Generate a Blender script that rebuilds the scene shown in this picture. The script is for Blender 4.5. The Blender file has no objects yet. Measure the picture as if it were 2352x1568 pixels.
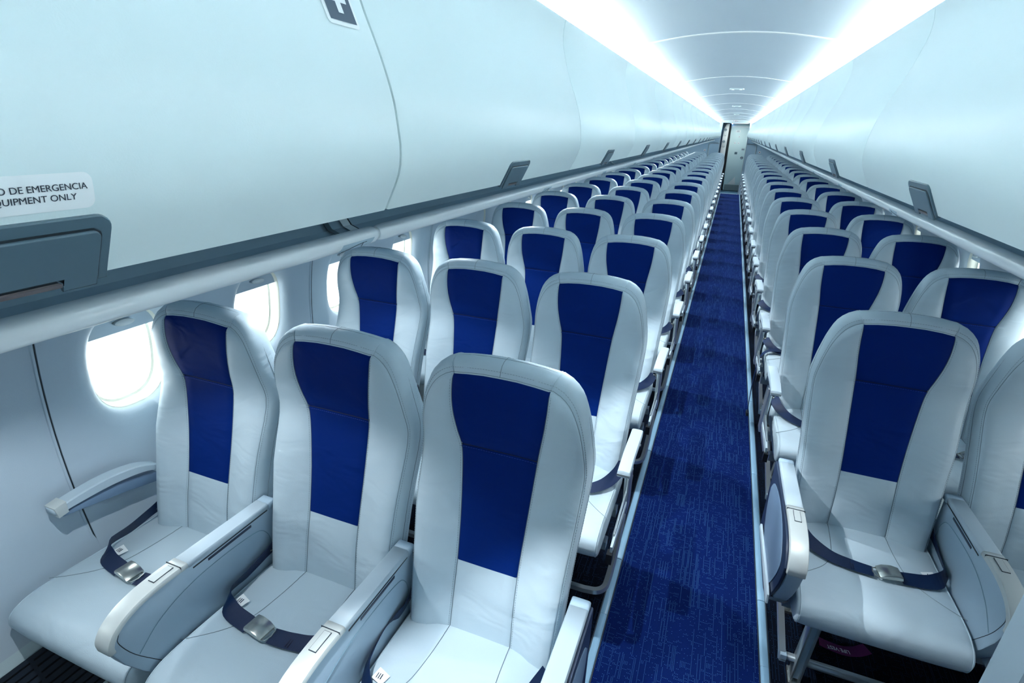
import bpy, math, random
from mathutils import Vector, Matrix
random.seed(7)
C = bpy.context.scene.collection
S = bpy.context.scene
PI = math.pi
# ------------------------------------------------------------------ camera
CX, CZ = 1.4458, 1.7591
YAW, PITCH, ROLL, FPX = -.3604, -.3805, .0316, 1231.81
fw = Vector((math.sin(YAW)*math.cos(PITCH), math.cos(YAW)*math.cos(PITCH), math.sin(PITCH)))
r0 = Vector((math.cos(YAW), -math.sin(YAW), 0)); u0 = r0.cross(fw)
rt = math.cos(ROLL)*r0 + math.sin(ROLL)*u0
up = -math.sin(ROLL)*r0 + math.cos(ROLL)*u0
cd = bpy.data.cameras.new('camera'); cam = bpy.data.objects.new('camera', cd); C.objects.link(cam)
M = Matrix((rt, up, -fw)).transposed().to_4x4(); M.translation = Vector((CX, 0, CZ))
cam.matrix_world = M
cd.sensor_width = 36; cd.lens = FPX/2352*36; cd.clip_start = .02
S.camera = cam
# ------------------------------------------------------------------ world, exposure
W = bpy.data.worlds.new('world'); S.world = W; W.use_nodes = True
W.node_tree.nodes['Background'].inputs[0].default_value = (.86, .95, 1, 1)
W.node_tree.nodes['Background'].inputs[1].default_value = 1.8
S.view_settings.view_transform = 'Standard'; S.view_settings.look = 'None'
S.view_settings.gamma = 1; S.view_settings.use_curve_mapping = False
S.view_settings.exposure = 0.56
S.cycles.use_denoising = True
S.cycles.max_bounces = 7; S.cycles.diffuse_bounces = 5; S.cycles.glossy_bounces = 3
COVE = 24.0          # light strips hidden above the bins
READ = 44.0           # reading lamps (W)
DAY = 2.6            # daylight through each window (W)
# ------------------------------------------------------------------ materials
def lin(c): return tuple((v/255/12.92 if v/255 <= .04045 else ((v/255+.055)/1.055)**2.4) for v in c)
def mat(name, rgb, rough=.5, metal=0, bump=0, bscale=200, spec=.5, emit=0, coat=0, noise=0, nscale=3):
    m = bpy.data.materials.new(name); m.use_nodes = True; nt = m.node_tree; b = nt.nodes['Principled BSDF']
    col = lin(rgb) + (1,)
    b.inputs['Base Color'].default_value = col; b.inputs['Roughness'].default_value = rough
    b.inputs['Metallic'].default_value = metal; b.inputs['Specular IOR Level'].default_value = spec
    b.inputs['Coat Weight'].default_value = coat
    if emit:
        b.inputs['Emission Color'].default_value = col; b.inputs['Emission Strength'].default_value = emit
    tc = nt.nodes.new('ShaderNodeTexCoord')
    if bump:
        n = nt.nodes.new('ShaderNodeTexNoise'); n.inputs['Scale'].default_value = bscale; n.inputs['Detail'].default_value = 3
        nt.links.new(tc.outputs['Object'], n.inputs['Vector'])
        bp = nt.nodes.new('ShaderNodeBump'); bp.inputs['Strength'].default_value = bump; bp.inputs['Distance'].default_value = .002
        nt.links.new(n.outputs['Fac'], bp.inputs['Height']); nt.links.new(bp.outputs[0], b.inputs['Normal'])
    n2 = nt.nodes.new('ShaderNodeTexNoise'); n2.inputs['Scale'].default_value = nscale
    nt.links.new(tc.outputs['Object'], n2.inputs['Vector'])
    mx = nt.nodes.new('ShaderNodeMixRGB'); mx.blend_type = 'MULTIPLY'; mx.inputs[0].default_value = max(noise, .03)
    mx.inputs[1].default_value = col; nt.links.new(n2.outputs['Fac'], mx.inputs[2]); nt.links.new(mx.outputs[0], b.inputs['Base Color'])
    return m
def leather(name, rgb, rough, wr=.5):
    m = mat(name, rgb, rough); nt = m.node_tree; b = nt.nodes['Principled BSDF']
    tc = [n for n in nt.nodes if n.type == 'TEX_COORD'][0]
    n = nt.nodes.new('ShaderNodeTexNoise'); n.inputs['Scale'].default_value = 420; n.inputs['Detail'].default_value = 2
    w = nt.nodes.new('ShaderNodeTexNoise'); w.inputs['Scale'].default_value = 7; w.inputs['Detail'].default_value = 2; w.inputs['Distortion'].default_value = .8
    mp = nt.nodes.new('ShaderNodeMapping'); mp.inputs['Scale'].default_value = (.8, 1, 1.6)
    nt.links.new(tc.outputs['Object'], mp.inputs[0]); nt.links.new(mp.outputs[0], w.inputs['Vector'])
    nt.links.new(tc.outputs['Object'], n.inputs['Vector'])
    b1 = nt.nodes.new('ShaderNodeBump'); b1.inputs['Strength'].default_value = .25; b1.inputs['Distance'].default_value = .001
    b2 = nt.nodes.new('ShaderNodeBump'); b2.inputs['Strength'].default_value = wr; b2.inputs['Distance'].default_value = .02
    nt.links.new(n.outputs['Fac'], b1.inputs['Height']); nt.links.new(w.outputs['Fac'], b2.inputs['Height'])
    nt.links.new(b1.outputs[0], b2.inputs['Normal']); nt.links.new(b2.outputs[0], b.inputs['Normal'])
    return m
MT = {}
MT['leather'] = leather('grey_leather', (189, 206, 215), .50, .45)
MT['blue'] = leather('navy_leather', (0, 36, 108), .68, .5)
MT['seam'] = mat('seam', (118, 134, 144), .7)
MT['stitch'] = mat('stitch', (138, 156, 166), .7)
MT['bstitch'] = mat('blue_stitch', (24, 70, 170), .6)
MT['bin'] = mat('bin_plastic', (223, 238, 238), .36, bump=.06, bscale=500)
MT['edge'] = mat('bin_gap', (120, 150, 165), .6)
MT['ceil'] = mat('ceiling_panel', (205, 218, 228), .38, bump=.05, bscale=300)
MT['wall'] = mat('wall_plastic', (184, 199, 210), .5, bump=.15, bscale=700)
MT['reveal'] = mat('window_reveal', (226, 226, 214), .5)
MT['lowwall'] = mat('lower_wall', (196, 214, 218), .55, bump=.3, bscale=900)
MT['tube'] = mat('rail_paint', (232, 240, 243), .3, metal=.0, coat=.3, spec=.8)
MT['psu'] = mat('service_panel', (165, 190, 204), .5)
MT['latch'] = mat('latch_grey', (80, 104, 116), .34)
MT['latch_d'] = mat('latch_dark', (30, 42, 50), .5)
MT['bronze'] = mat('latch_bar', (96, 90, 92), .4)
MT['silver'] = mat('silver', (186, 196, 200), .28, metal=.75)
MT['capsilver'] = mat('cap_silver', (200, 206, 204), .42, metal=.2)
MT['armgrey'] = mat('arm_plastic', (160, 182, 198), .45, bump=.15, bscale=900)
MT['armpad'] = mat('arm_pad', (182, 198, 208), .45)
MT['navy'] = mat('navy_plastic', (34, 48, 72), .4)
MT['navy2'] = mat('navy_plastic_light', (110, 134, 160), .45)
MT['black'] = mat('black_plastic', (16, 20, 26), .5)
MT['belt'] = mat('belt_webbing', (6, 32, 70), .36, bump=.5, bscale=900)
MT['beltd'] = mat('belt_thread', (6, 14, 44), .6)
MT['buckle'] = mat('buckle_steel', (196, 198, 192), .26, metal=.9)
MT['white'] = mat('white_label', (244, 248, 248), .5)
MT['ink'] = mat('ink', (34, 48, 62), .6)
MT['slate'] = mat('slate_print', (70, 86, 102), .55)
MT['rail'] = mat('rail_cover', (128, 164, 188), .3, coat=.3)
MT['track'] = mat('rail_edge', (30, 42, 54), .5)
MT['door'] = mat('door_panel', (205, 226, 226), .4)
MT['galley'] = mat('galley_panel', (222, 226, 224), .4)
MT['bulk'] = mat('bulkhead', (172, 196, 212), .5)
MT['darkblue'] = mat('curtain_dark', (30, 58, 84), .6)
MT['thresh'] = mat('threshold', (70, 110, 134), .45)
MT['vent'] = mat('vent_plastic', (26, 40, 54), .55)
MT['kick'] = mat('kick_plate', (150, 160, 156), .35, metal=.6)
MT['red'] = mat('red_print', (130, 30, 60), .5)
MT['maroon'] = mat('maroon_strap', (110, 24, 84), .6, bump=.4, bscale=900)
MT['glow'] = mat('light_strip', (255, 254, 252), .5, emit=1)
MT['glow'].node_tree.nodes['Principled BSDF'].inputs['Emission Strength'].default_value = COVE
MT['lamp'] = mat('lamp_lens', (250, 252, 255), .3, emit=.8)
MT['bluelamp'] = mat('blue_lamp', (120, 170, 255), .3, emit=8)
def glass():
    m = bpy.data.materials.new('window_pane'); m.use_nodes = True; nt = m.node_tree; nt.nodes.clear()
    o = nt.nodes.new('ShaderNodeOutputMaterial'); t = nt.nodes.new('ShaderNodeBsdfTransparent'); g = nt.nodes.new('ShaderNodeBsdfGlossy')
    g.inputs['Roughness'].default_value = .05; f = nt.nodes.new('ShaderNodeFresnel'); f.inputs[0].default_value = 1.3
    t.inputs[0].default_value = (.95, .98, .98, 1)
    x = nt.nodes.new('ShaderNodeMixShader'); nt.links.new(f.outputs[0], x.inputs[0]); nt.links.new(t.outputs[0], x.inputs[1])
    nt.links.new(g.outputs[0], x.inputs[2]); nt.links.new(x.outputs[0], o.inputs[0]); return m
MT['glass'] = glass()
def carpet(name, base, dotc):
    m = bpy.data.materials.new(name); m.use_nodes = True; nt = m.node_tree; b = nt.nodes['Principled BSDF']
    L = nt.links.new; N = nt.nodes.new
    tc = N('ShaderNodeTexCoord'); sx = N('ShaderNodeSeparateXYZ'); L(tc.outputs['Object'], sx.inputs[0])
    def mth(op, a, b_=None, c=None):
        n = N('ShaderNodeMath'); n.operation = op
        for i, v in enumerate((a, b_, c)):
            if v is None: continue
            if isinstance(v, (int, float)): n.inputs[i].default_value = v
            else: L(v, n.inputs[i])
        return n.outputs[0]
    P1 = .0052
    ix = mth('DIVIDE', sx.outputs[0], P1); iy = mth('DIVIDE', sx.outputs[1], P1)
    fx = mth('ABSOLUTE', mth('SUBTRACT', mth('FRACT', ix), .5)); fy = mth('ABSOLUTE', mth('SUBTRACT', mth('FRACT', iy), .5))
    dot = mth('MULTIPLY', mth('LESS_THAN', fx, .15), mth('LESS_THAN', fy, .17))
    # vertical runs: columns switched on in short stretches ; short horizontal runs
    cx = mth('FLOOR', ix); cy = mth('FLOOR', iy)
    def wn(sa, sb):
        cb = N('ShaderNodeCombineXYZ'); L(mth('FLOOR', mth('MULTIPLY', cx, sa)), cb.inputs[0]); L(mth('FLOOR', mth('MULTIPLY', cy, sb)), cb.inputs[1])
        w = N('ShaderNodeTexWhiteNoise'); w.noise_dimensions = '2D'; L(cb.outputs[0], w.inputs['Vector']); return w.outputs['Value']
    on = mth('MAXIMUM', mth('GREATER_THAN', wn(1, .05), .80), mth('MAXIMUM', mth('GREATER_THAN', wn(.3, 1), .90), mth('GREATER_THAN', wn(1, 1), .93)))
    fac = mth('MULTIPLY', dot, mth('MULTIPLY', on, .6))
    mx = N('ShaderNodeMixRGB'); L(fac, mx.inputs[0]); mx.inputs[1].default_value = lin(base)+(1,); mx.inputs[2].default_value = lin(dotc)+(1,)
    nz = N('ShaderNodeTexNoise'); nz.inputs['Scale'].default_value = 350; L(tc.outputs['Object'], nz.inputs['Vector'])
    m2 = N('ShaderNodeMixRGB'); m2.blend_type = 'MULTIPLY'; m2.inputs[0].default_value = .5; L(mx.outputs[0], m2.inputs[1]); L(nz.outputs['Fac'], m2.inputs[2])
    L(m2.outputs[0], b.inputs['Base Color']); b.inputs['Roughness'].default_value = .95; b.inputs['Specular IOR Level'].default_value = .1
    bp = N('ShaderNodeBump'); bp.inputs['Strength'].default_value = .6; bp.inputs['Distance'].default_value = .002
    L(nz.outputs['Fac'], bp.inputs['Height']); L(bp.outputs[0], b.inputs['Normal'])
    return m
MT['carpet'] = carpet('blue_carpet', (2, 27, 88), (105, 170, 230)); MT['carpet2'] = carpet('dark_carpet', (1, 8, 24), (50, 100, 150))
for k_ in ('blue', 'belt'): MT[k_].node_tree.nodes['Principled BSDF'].inputs['Specular IOR Level'].default_value = .07 if k_ == 'blue' else .4
# ------------------------------------------------------------------ mesh helpers
class MB:
    def __init__(s): s.v = []; s.f = []; s.m = []; s.mats = []
    def mi(s, m):
        if m not in s.mats: s.mats.append(m)
        return s.mats.index(m)
    def add(s, vs, fs, m):
        o = len(s.v); s.v += [tuple(v) for v in vs]; k = s.mi(m)
        for f in fs: s.f.append(tuple(i+o for i in f)); s.m.append(k)
    def box(s, x0, x1, y0, y1, z0, z1, m):
        s.add([(x, y, z) for x in (x0, x1) for y in (y0, y1) for z in (z0, z1)],
              [(0, 1, 3, 2), (4, 6, 7, 5), (0, 4, 5, 1), (2, 3, 7, 6), (0, 2, 6, 4), (1, 5, 7, 3)], m)
    def grid(s, rows, m, closed_u=False, closed_v=False, flip=False):
        n = len(rows[0]); vs = [p for r in rows for p in r]; fs = []
        for i in range(len(rows) - (0 if closed_v else 1)):
            i2 = (i+1) % len(rows)
            for j in range(n - (0 if closed_u else 1)):
                j2 = (j+1) % n
                f = (i*n+j, i*n+j2, i2*n+j2, i2*n+j)
                fs.append(f[::-1] if flip else f)
        s.add(vs, fs, m)
    def prism(s, out, x0, x1, m, bev=.004, ax='x'):
        # outline (a,b) extruded along ax between x0 and x1, edges softened; outline counter-clockwise or not
        n = len(out); cxm = sum(p[0] for p in out)/n; cym = sum(p[1] for p in out)/n
        area = sum(out[i][0]*out[(i+1) % n][1]-out[(i+1) % n][0]*out[i][1] for i in range(n))
        sg = 1 if area > 0 else -1
        def ins(d):
            r = []
            for i in range(n):
                a = Vector(out[i-1]); b = Vector(out[i]); c = Vector(out[(i+1) % n])
                t1 = (b-a).normalized(); t2 = (c-b).normalized()
                nn = Vector((-(t1.y+t2.y), t1.x+t2.x))*sg
                if nn.length < 1e-6: nn = Vector((-t1.y, t1.x))*sg
                nn.normalize(); k = max(.5, nn.dot(Vector((-t1.y, t1.x))*sg))
                r.append(b+nn*d/k)
            return r
        lv = [(x0, bev), (x0+bev*.3, bev*.3), (x0+bev, 0), (x1-bev, 0), (x1-bev*.3, bev*.3), (x1, bev)]
        def P(x, p):
            return (x, p[0], p[1]) if ax == 'x' else ((p[0], x, p[1]) if ax == 'y' else (p[0], p[1], x))
        rows = [[P(x, p) for p in ins(d)] for x, d in lv]
        s.grid(rows, m, closed_u=True)
        s.add(rows[0], [tuple(range(n))], m); s.add(rows[-1], [tuple(range(n))[::-1]], m)
    def tube(s, pts, r, m, n=8, cap=True, sq=False):
        pts = [Vector(p) for p in pts]; rows = []; prev = None
        for i, p in enumerate(pts):
            t = (pts[min(i+1, len(pts)-1)]-pts[max(i-1, 0)]).normalized()
            if prev is None:
                a = Vector((0, 0, 1)) if abs(t.z) < .9 else Vector((1, 0, 0))
                u = t.cross(a).normalized()
            else:
                u = (prev - t*prev.dot(t)).normalized()
            prev = u; w = t.cross(u)
            if sq: ang = [PI/4+k*PI/2 for k in range(4)]; rr = r*1.414
            else: ang = [2*PI*k/n for k in range(n)]; rr = r
            rows.append([p+u*math.cos(a)*rr+w*math.sin(a)*rr for a in ang])
        s.grid(rows, m, closed_u=True)
        if cap:
            k = len(rows[0]); s.add(rows[0], [tuple(range(k))[::-1]], m); s.add(rows[-1], [tuple(range(k))], m)
    def disc(s, c, r, n_, m, seg=16, h=.002):
        n_ = Vector(n_).normalized(); a = Vector((0, 0, 1)) if abs(n_.z) < .9 else Vector((1, 0, 0))
        u = n_.cross(a).normalized(); w = n_.cross(u); c = Vector(c)
        b = [c+u*math.cos(2*PI*k/seg)*r+w*math.sin(2*PI*k/seg)*r for k in range(seg)]
        t = [p+n_*h for p in b]; s.grid([b, t], m, closed_u=True); s.add(t, [tuple(range(seg))], m); s.add(b, [tuple(range(seg))[::-1]], m)
    def build(s, name, parent=None, smooth=True, auto=35, loc=None, dy=0):
        me = bpy.data.meshes.new(name)
        if dy: s.v = [(x, y-dy, z) for x, y, z in s.v]
        me.from_pydata(s.v, [], s.f)
        for m in s.mats: me.materials.append(MT[m])
        me.polygons.foreach_set('material_index', s.m)
        me.validate(); me.update()
        if smooth:
            me.polygons.foreach_set('use_smooth', [True]*len(me.polygons))
            me.set_sharp_from_angle(angle=math.radians(auto))
        o = bpy.data.objects.new(name, me); C.objects.link(o)
        if parent: o.parent = parent
        if loc: o.location = loc
        return o
def fixn(o):
    import bmesh
    b = bmesh.new(); b.from_mesh(o.data); bmesh.ops.remove_doubles(b, verts=b.verts, dist=1e-6)
    bmesh.ops.delete(b, geom=[v for v in b.verts if not v.link_faces], context='VERTS'); bmesh.ops.recalc_face_normals(b, faces=b.faces); b.to_mesh(o.data); b.free(); return o
def tag(o, label=None, cat=None, group=None, kind=None):
    if label: o['label'] = label
    if cat: o['category'] = cat
    if group: o['group'] = group
    if kind: o['kind'] = kind
    return o
def empty(name, loc): o = bpy.data.objects.new(name, None); C.objects.link(o); o.location = loc; o.empty_display_size = .1; return o
def children(o): return list(o.children)
def copy_tree(o, parent=None):
    c = o.copy(); C.objects.link(c)
    if parent: c.parent = parent
    for ch in children(o): copy_tree(ch, c)
    return c
def cr(pts, n):       # Catmull-Rom through points, n samples per span
    pts = [Vector(p) for p in pts]; q = [pts[0]*2-pts[1]]+pts+[pts[-1]*2-pts[-2]]; out = []
    for i in range(1, len(q)-2):
        for k in range(n):
            t = k/n; a, b, c, d = q[i-1:i+3]
            out.append(.5*((2*b)+(c-a)*t+(2*a-5*b+4*c-d)*t*t+(3*b-a-3*c+d)*t**3))
    return out+[pts[-1]]
def itp(tab, z):
    if z <= tab[0][0]: return tab[0][1]
    for (a, va), (b, vb) in zip(tab, tab[1:]):
        if z <= b: t = (z-a)/(b-a); return va+(vb-va)*t
    return tab[-1][1]
def smooth_tab(tab, n=6): return [(p.x, p.y) for p in cr([(a, b) for a, b in tab], n)]
def text(s, size, m, M4, name='lettering', parent=None, align='CENTER', ext=.0002, sx=1):
    cu = bpy.data.curves.new(name, 'FONT'); cu.body = s; cu.size = size; cu.align_x = align; cu.align_y = 'CENTER'; cu.extrude = ext
    cu.materials.append(MT[m]); o = bpy.data.objects.new(name, cu); C.objects.link(o)
    dg = bpy.context.evaluated_depsgraph_get(); me = bpy.data.meshes.new_from_object(o.evaluated_get(dg))
    bpy.data.objects.remove(o); me.name = name
    me.transform(Matrix.Diagonal((sx, 1, 1, 1))); me.transform(M4)
    o2 = bpy.data.objects.new(name, me); C.objects.link(o2)
    if parent: o2.parent = parent
    return o2
def frame(o, X, Y):
    X = Vector(X).normalized(); Y = Vector(Y); Y = (Y-X*Y.dot(X)).normalized(); Z = X.cross(Y)
    m = Matrix((X, Y, Z)).transposed().to_4x4(); m.translation = Vector(o); return m
ORD = ['', 'first', 'second', 'third', 'fourth', 'fifth', 'sixth', 'seventh', 'eighth', 'ninth', 'tenth', 'eleventh', 'twelfth', 'thirteenth',
       'fourteenth', 'fifteenth', 'sixteenth', 'seventeenth', 'eighteenth', 'nineteenth', 'twentieth']+['twenty-'+a for a in ('first', 'second', 'third', 'fourth', 'fifth', 'sixth', 'seventh', 'eighth', 'ninth')]+['thirtieth']+['thirty-'+a for a in ('first', 'second', 'third', 'fourth', 'fifth')]
X0 = 1.385            # plane of symmetry of bins and ceiling
WC, WR, WZ = 1.278, 1.62, .80
YB, YE = -1.3, 18.72  # rear and forward ends of the cabin
def wx(side, z): d = math.sqrt(WR*WR-(z-WZ)**2); return WC-d if side < 0 else WC+d
# ------------------------------------------------------------------ floor
b = MB()
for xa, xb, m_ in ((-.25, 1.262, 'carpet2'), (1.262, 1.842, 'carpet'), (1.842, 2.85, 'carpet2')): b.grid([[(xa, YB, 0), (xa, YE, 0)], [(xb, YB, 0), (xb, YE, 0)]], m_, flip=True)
tag(b.build('floor', smooth=False), kind='structure')
b = MB(); b.grid([[(-.25, YE, .001), (-.25, 20.6, .001)], [(2.85, YE, .001), (2.85, 20.6, .001)]], 'thresh', flip=True)
tag(b.build('floor', smooth=False), kind='structure')
def rail(n, xa, xb, fl):
    b = MB(); y = -1.2; k = 0
    while y < YE-.1:
        y2 = min(y+(.62 if k % 2 else .31), YE-.02)
        z = .010+(.0012 if k % 2 else 0)
        out = [(xa+.002, 0.0005), (xb-.002, .0005), (xb-.004, z*.7), (xb-.009, z), (xa+.009, z), (xa+.004, z*.7)]
        b.prism(out, y+.0007, y2-.0007, 'rail', bev=.0012, ax='y')
        y = y2; k += 1
    b.box(xa-.001, xb+.001, -1.2, YE-.03, .0003, .004, 'track')
    tag(b.build(n), kind='structure')
rail('trim_1', 1.247, 1.281, 1); rail('trim_2', 1.825, 1.860, -1)
# ------------------------------------------------------------------ ceiling
cp = [(-.66, 2.035), (-.62, 2.062), (-.56, 2.078), (-.50, 2.092), (-.42, 2.106), (-.34, 2.119), (-.22, 2.137), (-.11, 2.147), (0, 2.150)]
cp = cp+[(-a, z) for a, z in cp[-2::-1]]
cpr = [(p.x, p.y) for p in cr(cp, 3)]
b = MB(); SE = [.72+1.97*k for k in range(-1, 10)]
ys = [YB]+SE+[YE]
for ya, yb in zip(ys, ys[1:]):
    rows = [[(X0+a, y, z) for a, z in cpr] for y in (ya+.004, ya+.01, yb-.01, yb-.004)]
    for i in (0, 3): rows[i] = [(x, y, z+.006) for x, y, z in rows[i]]
    b.grid(rows, 'ceil')
for y in SE:
    b.grid([[(X0+a, yy, z+dz) for a, z in cpr] for yy, dz in ((y-.012, .004), (y-.011, -.003), (y+.011, -.003), (y+.012, .004))], 'white')
b.grid([[(X0+a, yy, z+.03) for a, z in [(-.75, 2.0)]+cpr+[(.75, 2.0)]] for yy in (YB, 20.8)], 'ceil')
tag(b.build('ceiling', auto=20), kind='structure')
for y, w in zip((5.87, 9.42, 13.3), ('nearest of the three', 'middle of the three', 'farthest of the three')):
    t = empty('ceiling_sign', (X0, y, 2.15)); b = MB()
    b.prism([(-.055, -.03), (.055, -.03), (.065, 0), (.055, .03), (-.055, .03), (-.065, 0)], -.010, .004, 'bin', ax='z'); b.build('housing', t)
    for s in (-1, 1):
        b = MB(); b.disc((s*.035, 0, -.0105), .012, (0, 0, -1), 'lamp'); b.build('lens', t)
    tag(t, 'small white ceiling sign box on the ceiling centreline, '+w, 'ceiling sign', 'small boxes along the ceiling')
# ------------------------------------------------------------------ overhead bins
bp = [(.398, 1.641), (.373, 1.692), (.368, 1.725), (.370, 1.75), (.376, 1.79), (.392, 1.84), (.420, 1.91), (.438, 1.975), (.441, 2.01), (.436, 2.042)]
prof = [(p.x, p.y) for p in cr(bp, 4)]
arc = [0]
for a, c in zip(prof, prof[1:]): arc.append(arc[-1]+math.dist(a, c))
def surf(side, y, s, off=0):
    s = max(0, min(arc[-1]-1e-6, s)); i = max(k for k in range(len(arc)-1) if arc[k] <= s)
    t = (s-arc[i])/(arc[i+1]-arc[i]); a, c = prof[i], prof[i+1]
    dx = a[0]+(c[0]-a[0])*t; z = a[1]+(c[1]-a[1])*t
    tx, tz = (c[0]-a[0]), (c[1]-a[1]); l = math.hypot(tx, tz); nx, nz = -tz/l, tx/l
    dx += nx*off; z += nz*off
    return Vector((X0+side*dx, y, z))
def s_of_z(z): return next(arc[i]+(z-prof[i][1])/(prof[i+1][1]-prof[i][1])*(arc[i+1]-arc[i]) for i in range(len(prof)-1) if prof[i+1][1] >= z)
def bin_mesh(side, y0, y1, name):
    b = MB(); ys = [y0+.0012, y0+.0026, y0+.006, (y0*2+y1)/3, (y0+2*y1)/3, y1-.006, y1-.0026, y1-.0012]; off = [-.009, -.0014, 0, 0, 0, 0, -.0014, -.009]
    n = 30
    rows = [[surf(side, y, arc[-1]*k/n, o) for k in range(n+1)] for y, o in zip(ys, off)]
    b.grid(rows, 'bin', flip=side > 0)
    # lip, top, rear and underside close the box
    bk = [(.440, 2.045), (.450, 2.036), (.66, 2.036), (.66, 1.66), (.425, 1.652), (.405, 1.641)]
    rr = [[rows[0][-1]]+[Vector((X0+side*a, y0+.001, z)) for a, z in bk]+[rows[0][0]], [rows[-1][-1]]+[Vector((X0+side*a, y1-.001, z)) for a, z in bk]+[rows[-1][0]]]
    b.grid(rr, 'bin')
    for i, y in ((0, y0), (-1, y1)):
        ring = [p for p in rows[i]]+rr[i][1:-1]; b.add(ring, [tuple(range(len(ring)))], 'edge')
    return b
def latch(side, y, parent):
    w = .062; S1 = s_of_z(1.690)
    def pt(yy, s, o):
        if s < .001: q = surf(side, yy, .001, o); d = surf(side, yy, .008, o)-surf(side, yy, .002, o); return q+d.normalized()*(s-.001)
        return surf(side, yy, s, o)
    def rr(hw, s0, s1, rt, notch=None):
        pts = [(-hw, s0), (-hw, s0+(s1-rt-s0)*.33), (-hw, s0+(s1-rt-s0)*.66)]+[(-hw+rt-rt*math.cos(a), s1-rt+rt*math.sin(a)) for a in [PI/2*i/6 for i in range(7)]]
        pts += [(-u, v) for u, v in pts[::-1]]
        if notch: nw, nh = notch; pts += [(nw, s0), (nw-.002, s0+nh-.004), (nw-.006, s0+nh), (-nw+.006, s0+nh), (-nw+.002, s0+nh-.004), (-nw, s0)]
        return pts
    def plate(pts, o0, o1, m, b, ins=.0009):
        n = len(pts); cyy = 0; css = sum(p[1] for p in pts)/n
        def off(d):
            r = []
            for i in range(n):
                A = Vector(pts[i-1]); B = Vector(pts[i]); D = Vector(pts[(i+1) % n]); t1 = (B-A).normalized(); t2 = (D-B).normalized(); v = Vector((t1.y+t2.y, -(t1.x+t2.x)))
                r.append(B+(v.normalized() if v.length > 1e-6 else Vector((0, 0)))*d)
            return r
        lv = [(o0, 0), (o1-.0008, 0), (o1-.0002, ins*.5), (o1, ins)]
        rows = [[pt(y+p.x, p.y, o) for p in off(d)] for o, d in lv]
        b.grid(rows, m, closed_u=True)
        # face filled by horizontal strips between the two sides
        return rows[-1]
    def fill(hw, s0, s1, rt, o, m, b, notch=None, ins=.0009):
        n = 14; hw -= ins
        def width(v): dv = v-(s1-rt); return hw if dv <= 0 else hw-rt+math.sqrt(max(0, rt*rt-dv*dv))
        vs = [s0+ins+(s1-ins-s0-ins)*i/n for i in range(n+1)]
        L = []
        for v in vs: h = width(v); L.append([pt(y+u*h, v, o) for u in (-1, -.9, -.6, 0, .6, .9, 1)])
        if notch:
            nw, nh = notch; v0 = s0+nh; vs2 = [s0+ins, (s0+v0)/2, v0]
            for sg in (-1, 1): b.grid([[pt(y+sg*(nw+(hw-nw)*u), v, o) for u in (0, .5, 1)] for v in vs2], m)
            L = [[pt(y+u*width(v), v, o) for u in (-1, -.9, -.6, 0, .6, .9, 1)] for v in [v0+(s1-ins-v0)*i/n for i in range(n+1)]]
        b.grid(L, m)
    t = MB(); plate(rr(w, -.004, S1, .012), -.004, .0030, 'latch', t); fill(w, -.004, S1, .012, .0030, 'latch', t)
    plate(rr(w-.0075, -.003, S1-.0095, .008), .002, .0034, 'latch_d', t, .0001); fill(w-.0075, -.003, S1-.0095, .008, .0034, 'latch_d', t, None, .0001)
    fr = fixn(t.build('latch_frame', parent, auto=30))
    t2 = MB(); nt = (w-.034, .012); plate(rr(w-.009, -.007, S1-.0112, .007, nt), .0030, .0056, 'latch', t2, .0012); fill(w-.009, -.007, S1-.0112, .007, .0056, 'latch', t2, nt, .0012)
    fixn(t2.build('handle_flap', fr, auto=30))
    t3 = MB(); t3.grid([[pt(y+u, v, .0040+o) for u in (-w+.035, w-.035)] for v, o in ((-.003, 0), (-.0025, .0015), (.001, .0015), (.0015, 0))], 'bronze'); t3.build('pull_bar', fr)
BW = .99; BY0 = .68-BW
BINO = {-1: 'left', 1: 'right'}
for side in (-1, 1):
    k = 0; y = BY0
    while y < YE-.3:
        y1 = min(y+BW, YE-.02)
        t = empty('overhead_bin', (X0+side*.5, y+BW/2, 1.65))
        o = fixn(bin_mesh(side, y, y1, 'bin').build('door', t, auto=25))
        o.matrix_parent_inverse = Matrix.Translation(-t.location)
        yl = (y+y1)/2 if k else .215
        e0 = len(bpy.data.objects)
        lt = MB()
        latch(side, yl, t)
        for ch in t.children: ch.matrix_parent_inverse = Matrix.Translation(-t.location)
        lab = 'white curved overhead bin with grey latch on the %s side, %s bin from the camera' % (BINO[side], ORD[k+1])
        if side < 0 and k == 0: lab = 'white overhead bin with emergency equipment label and grey latch, nearest on the left'
        tag(t, lab, 'overhead bin', 'overhead bins along the %s side' % BINO[side])
        k += 1; y += BW
    b = bin_mesh(side, YB+.01, BY0-.005, 'x'); tag(fixn(b.build('trim_%d' % (3 if side < 0 else 4), auto=25)), kind='structure')
# stickers on the nearest left bin
def sticker(side, ya, yb, sa, sb, off, m, b, n=6):
    F = [[surf(side, yy, sa+(sb-sa)*k/n, off) for k in range(n+1)] for yy in (ya, yb)]
    b.grid(F, m); b.grid([[p+Vector((side*.0006, 0, 0)) for p in r] for r in F], m, flip=True)
def spatch(ya, yb, za, zb, off, m, b, r=0):
    sa, sb = s_of_z(za), s_of_z(zb)
    if not r: sticker(-1, ya, yb, sa, sb, off, m, b, 4); return
    n = 6; cols = []
    for i in range(n+1):
        a = PI/2*i/n; d = r-r*math.sin(a); x = r-r*math.cos(a); cols.append((x, d))
    ys = [(ya+x, d) for x, d in cols]+[(yb-x, d) for x, d in cols[::-1]]
    b.grid([[surf(-1, yy, sa+d+(sb-sa-2*d)*k/4, off) for k in range(5)] for yy, d in ys], m)
b = MB(); spatch(.10, .266, 1.6955, 1.7205, .0006, 'white', b, .006)
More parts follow.
